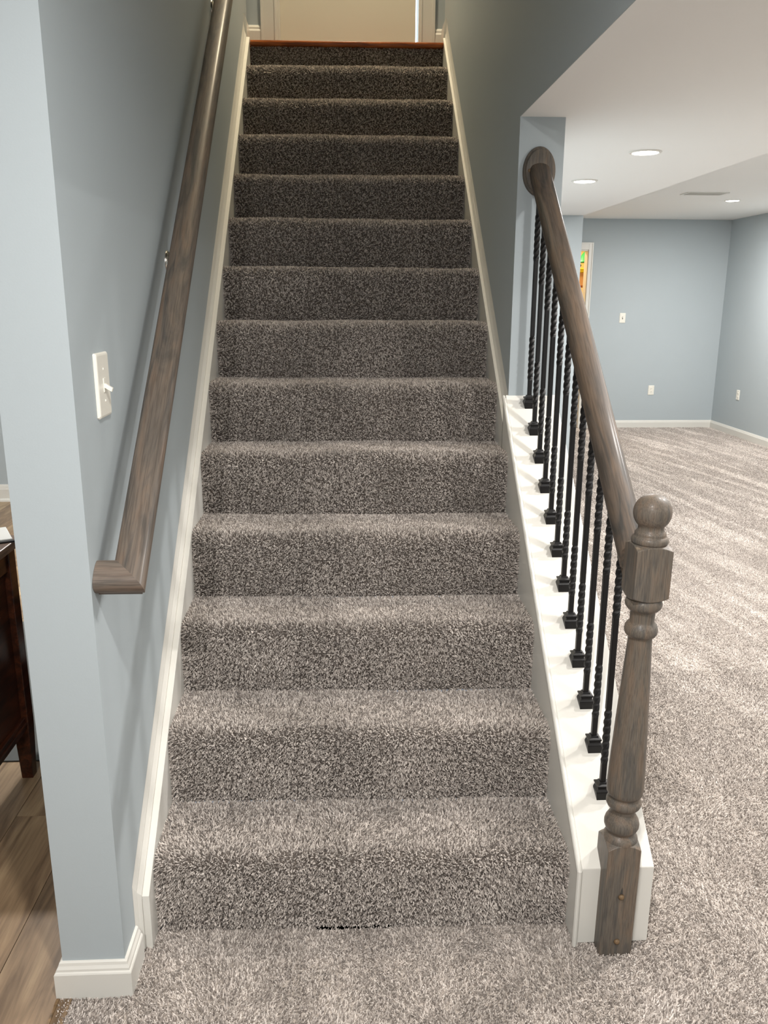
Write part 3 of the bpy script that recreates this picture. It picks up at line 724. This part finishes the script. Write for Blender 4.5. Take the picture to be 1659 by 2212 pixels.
# ------------------------------------------------------------------ left room furniture
dk = thing('desk', 'dark cherry wood desk standing on the laminate floor beyond the left wall', 'desk', (-0.955, 0.70, 0))
def leg(x0, x1, y0, y1, tp=0.006):
    return MB().loft([[(x0+tp,y0+tp,0),(x1-tp,y0+tp,0),(x1-tp,y1-tp,0),(x0+tp,y1-tp,0)], [(x0,y0,0.17),(x1,y0,0.17),(x1,y1,0.17),(x0,y1,0.17)], [(x0,y0,0.722),(x1,y0,0.722),(x1,y1,0.722),(x0,y1,0.722)]])
for (x0, y0) in ((-0.045, -0.055), (-0.045, -1.25), (-0.64, -0.055), (-0.64, -1.25)):
    leg(x0, x0+0.045, y0, y0+0.045).build('leg', M_DESK, dk, bevel=0.002)
box('side_panel', -0.030, -0.018, -1.205, -0.055, 0.205, 0.722, M_DESK, dk)
sr = MB(); sr.box(-0.036, -0.006, -1.205, -0.055, 0.165, 0.205); sr.box(-0.036, -0.002, -1.205, -0.055, 0.182, 0.190); sr.box(-0.036, -0.006, -1.205, -0.055, 0.66, 0.722)
sr.build('side_rail', M_DESK, dk, bevel=0.002)
box('back_panel', -0.595, -0.045, -0.030, -0.018, 0.19, 0.722, M_DESK, dk)
box('desk_top', -0.66, 0.015, -1.27, 0.020, 0.722, 0.746, M_DTOP, dk, bevel=0.003)
bk = thing('tablet', 'pale grey tablet lying on the dark desk', 'tablet', (-1.075, 0.67, 0.7462), (0, 0, math.radians(28)))
box('tablet_body', -0.11, 0.11, -0.07, 0.07, 0.0, 0.007, M_PAPER, bk, bevel=0.002)
box('tablet_case', -0.115, 0.115, -0.085, -0.0705, 0.0, 0.004, M_BLACK, bk)
mt_ = box('chair_mat', -1.9, -0.70, 0.745, 1.9, 0.0, 0.004, M_GMAT); tag(mt_, 'dark grey chair mat on the laminate floor behind the desk', 'mat')
cb = thing('bookcase', 'dark open bookcase behind the desk, mostly hidden by the wall', 'bookcase', (-0.86, 0.98, 0.004))
for (x0, x1) in ((-0.13, -0.112), (0.112, 0.13)): box('side_board', x0, x1, -0.10, 0.10, 0, 0.74, M_DESK, cb)
for z_ in (0.05, 0.26, 0.47, 0.722): box('shelf', -0.112, 0.112, -0.10, 0.10, z_, z_+0.018, M_DESK, cb)
box('back_board', -0.112, 0.112, 0.09, 0.10, 0.068, 0.722, M_DESK, cb)
tag(box('storage_box', -0.960, -0.80, 0.90, 1.04, 0.4925, 0.65, M_TAN), 'small tan box on the upper bookcase shelf', 'box')
tag(box('paper_stack', -0.955, -0.80, 0.895, 1.04, 0.2825, 0.34, M_PAPER), 'stack of white paper on the lower bookcase shelf', 'paper')
# loose wire on the laminate
wr_ = MB(); pts = []
for i in range(26):
    t = i/25; pts.append((-0.80 - 0.10*t + 0.018*math.sin(9*t), -0.185 - 0.05*t + 0.016*math.cos(11*t), 0.0015 + 0.010*abs(math.sin(7*t))))
tag(wr_.tube(pts, 0.0011, 6).build('thin_cable', M_PAPER, smooth=True), 'thin white wire curled on the laminate floor by the wall', 'wire')
ed = box('trim_4', -0.619, -0.6135, -3.4, -0.176, -0.006, 0.004, M_PIN); struct(ed, 'narrow strip between the laminate and the carpet', 'trim')

# ------------------------------------------------------------------ things in the far room
sh = thing('wall_shelf', 'wooden shelf unit in the yellow room beyond the doorway', 'shelf', (2.75, 8.55, 0))
box('shelf_board', -0.25, 0.55, -0.14, 0.14, 1.545, 1.565, M_ORNG, sh)
box('shelf_board', -0.25, 0.55, -0.14, 0.14, 1.20, 1.22, M_ORNG, sh)
for x_ in (-0.27, 0.55): box('side_board', x_, x_+0.02, -0.14, 0.14, 0, 1.9, M_ORNG, sh)
tag(box('cardboard_box', 2.70, 2.95, 8.42, 8.62, 1.566, 1.715, M_TAN, bevel=0.003), 'tan box under the yellow bin in the far room', 'box')
yb_ = MB().loft([[(2.70,8.41,1.717),(2.94,8.41,1.717),(2.94,8.62,1.717),(2.70,8.62,1.717)], [(2.68,8.40,1.765),(2.96,8.40,1.765),(2.96,8.63,1.765),(2.68,8.63,1.765)]]).build('plastic_bin', M_YPLA, bevel=0.006)
tag(yb_, 'bright yellow plastic bin on the far room shelf', 'bin')
tag(MB().lathe([(1.767,0.05),(1.80,0.07),(1.83,0.05)], 20, c=(2.79,8.50,0)).build('rounded_toy', M_BLACK, smooth=True), 'black rounded toy lying in the yellow bin', 'toy')
tag(MB().lathe([(1.832,0.11),(1.85,0.10),(1.92,0.045),(1.97,0.004)], 24, c=(2.90,8.50,0)).build('cone_toy', M_GREEN, smooth=True), 'green cone-shaped toy above the yellow bin', 'toy')
ch = thing('wooden_chest', 'orange-brown wooden chest on pale legs in the far room', 'chest', (2.76, 8.25, 0))
box('chest_body', -0.2, 0.045, -0.15, 0.15, 0.14, 0.62, M_ORNG, ch, bevel=0.004)
for x_ in (-0.2, 0.005):
    for y_ in (-0.15, 0.11): box('leg', x_, x_+0.04, y_, y_+0.04, 0, 0.14, M_TAN, ch)
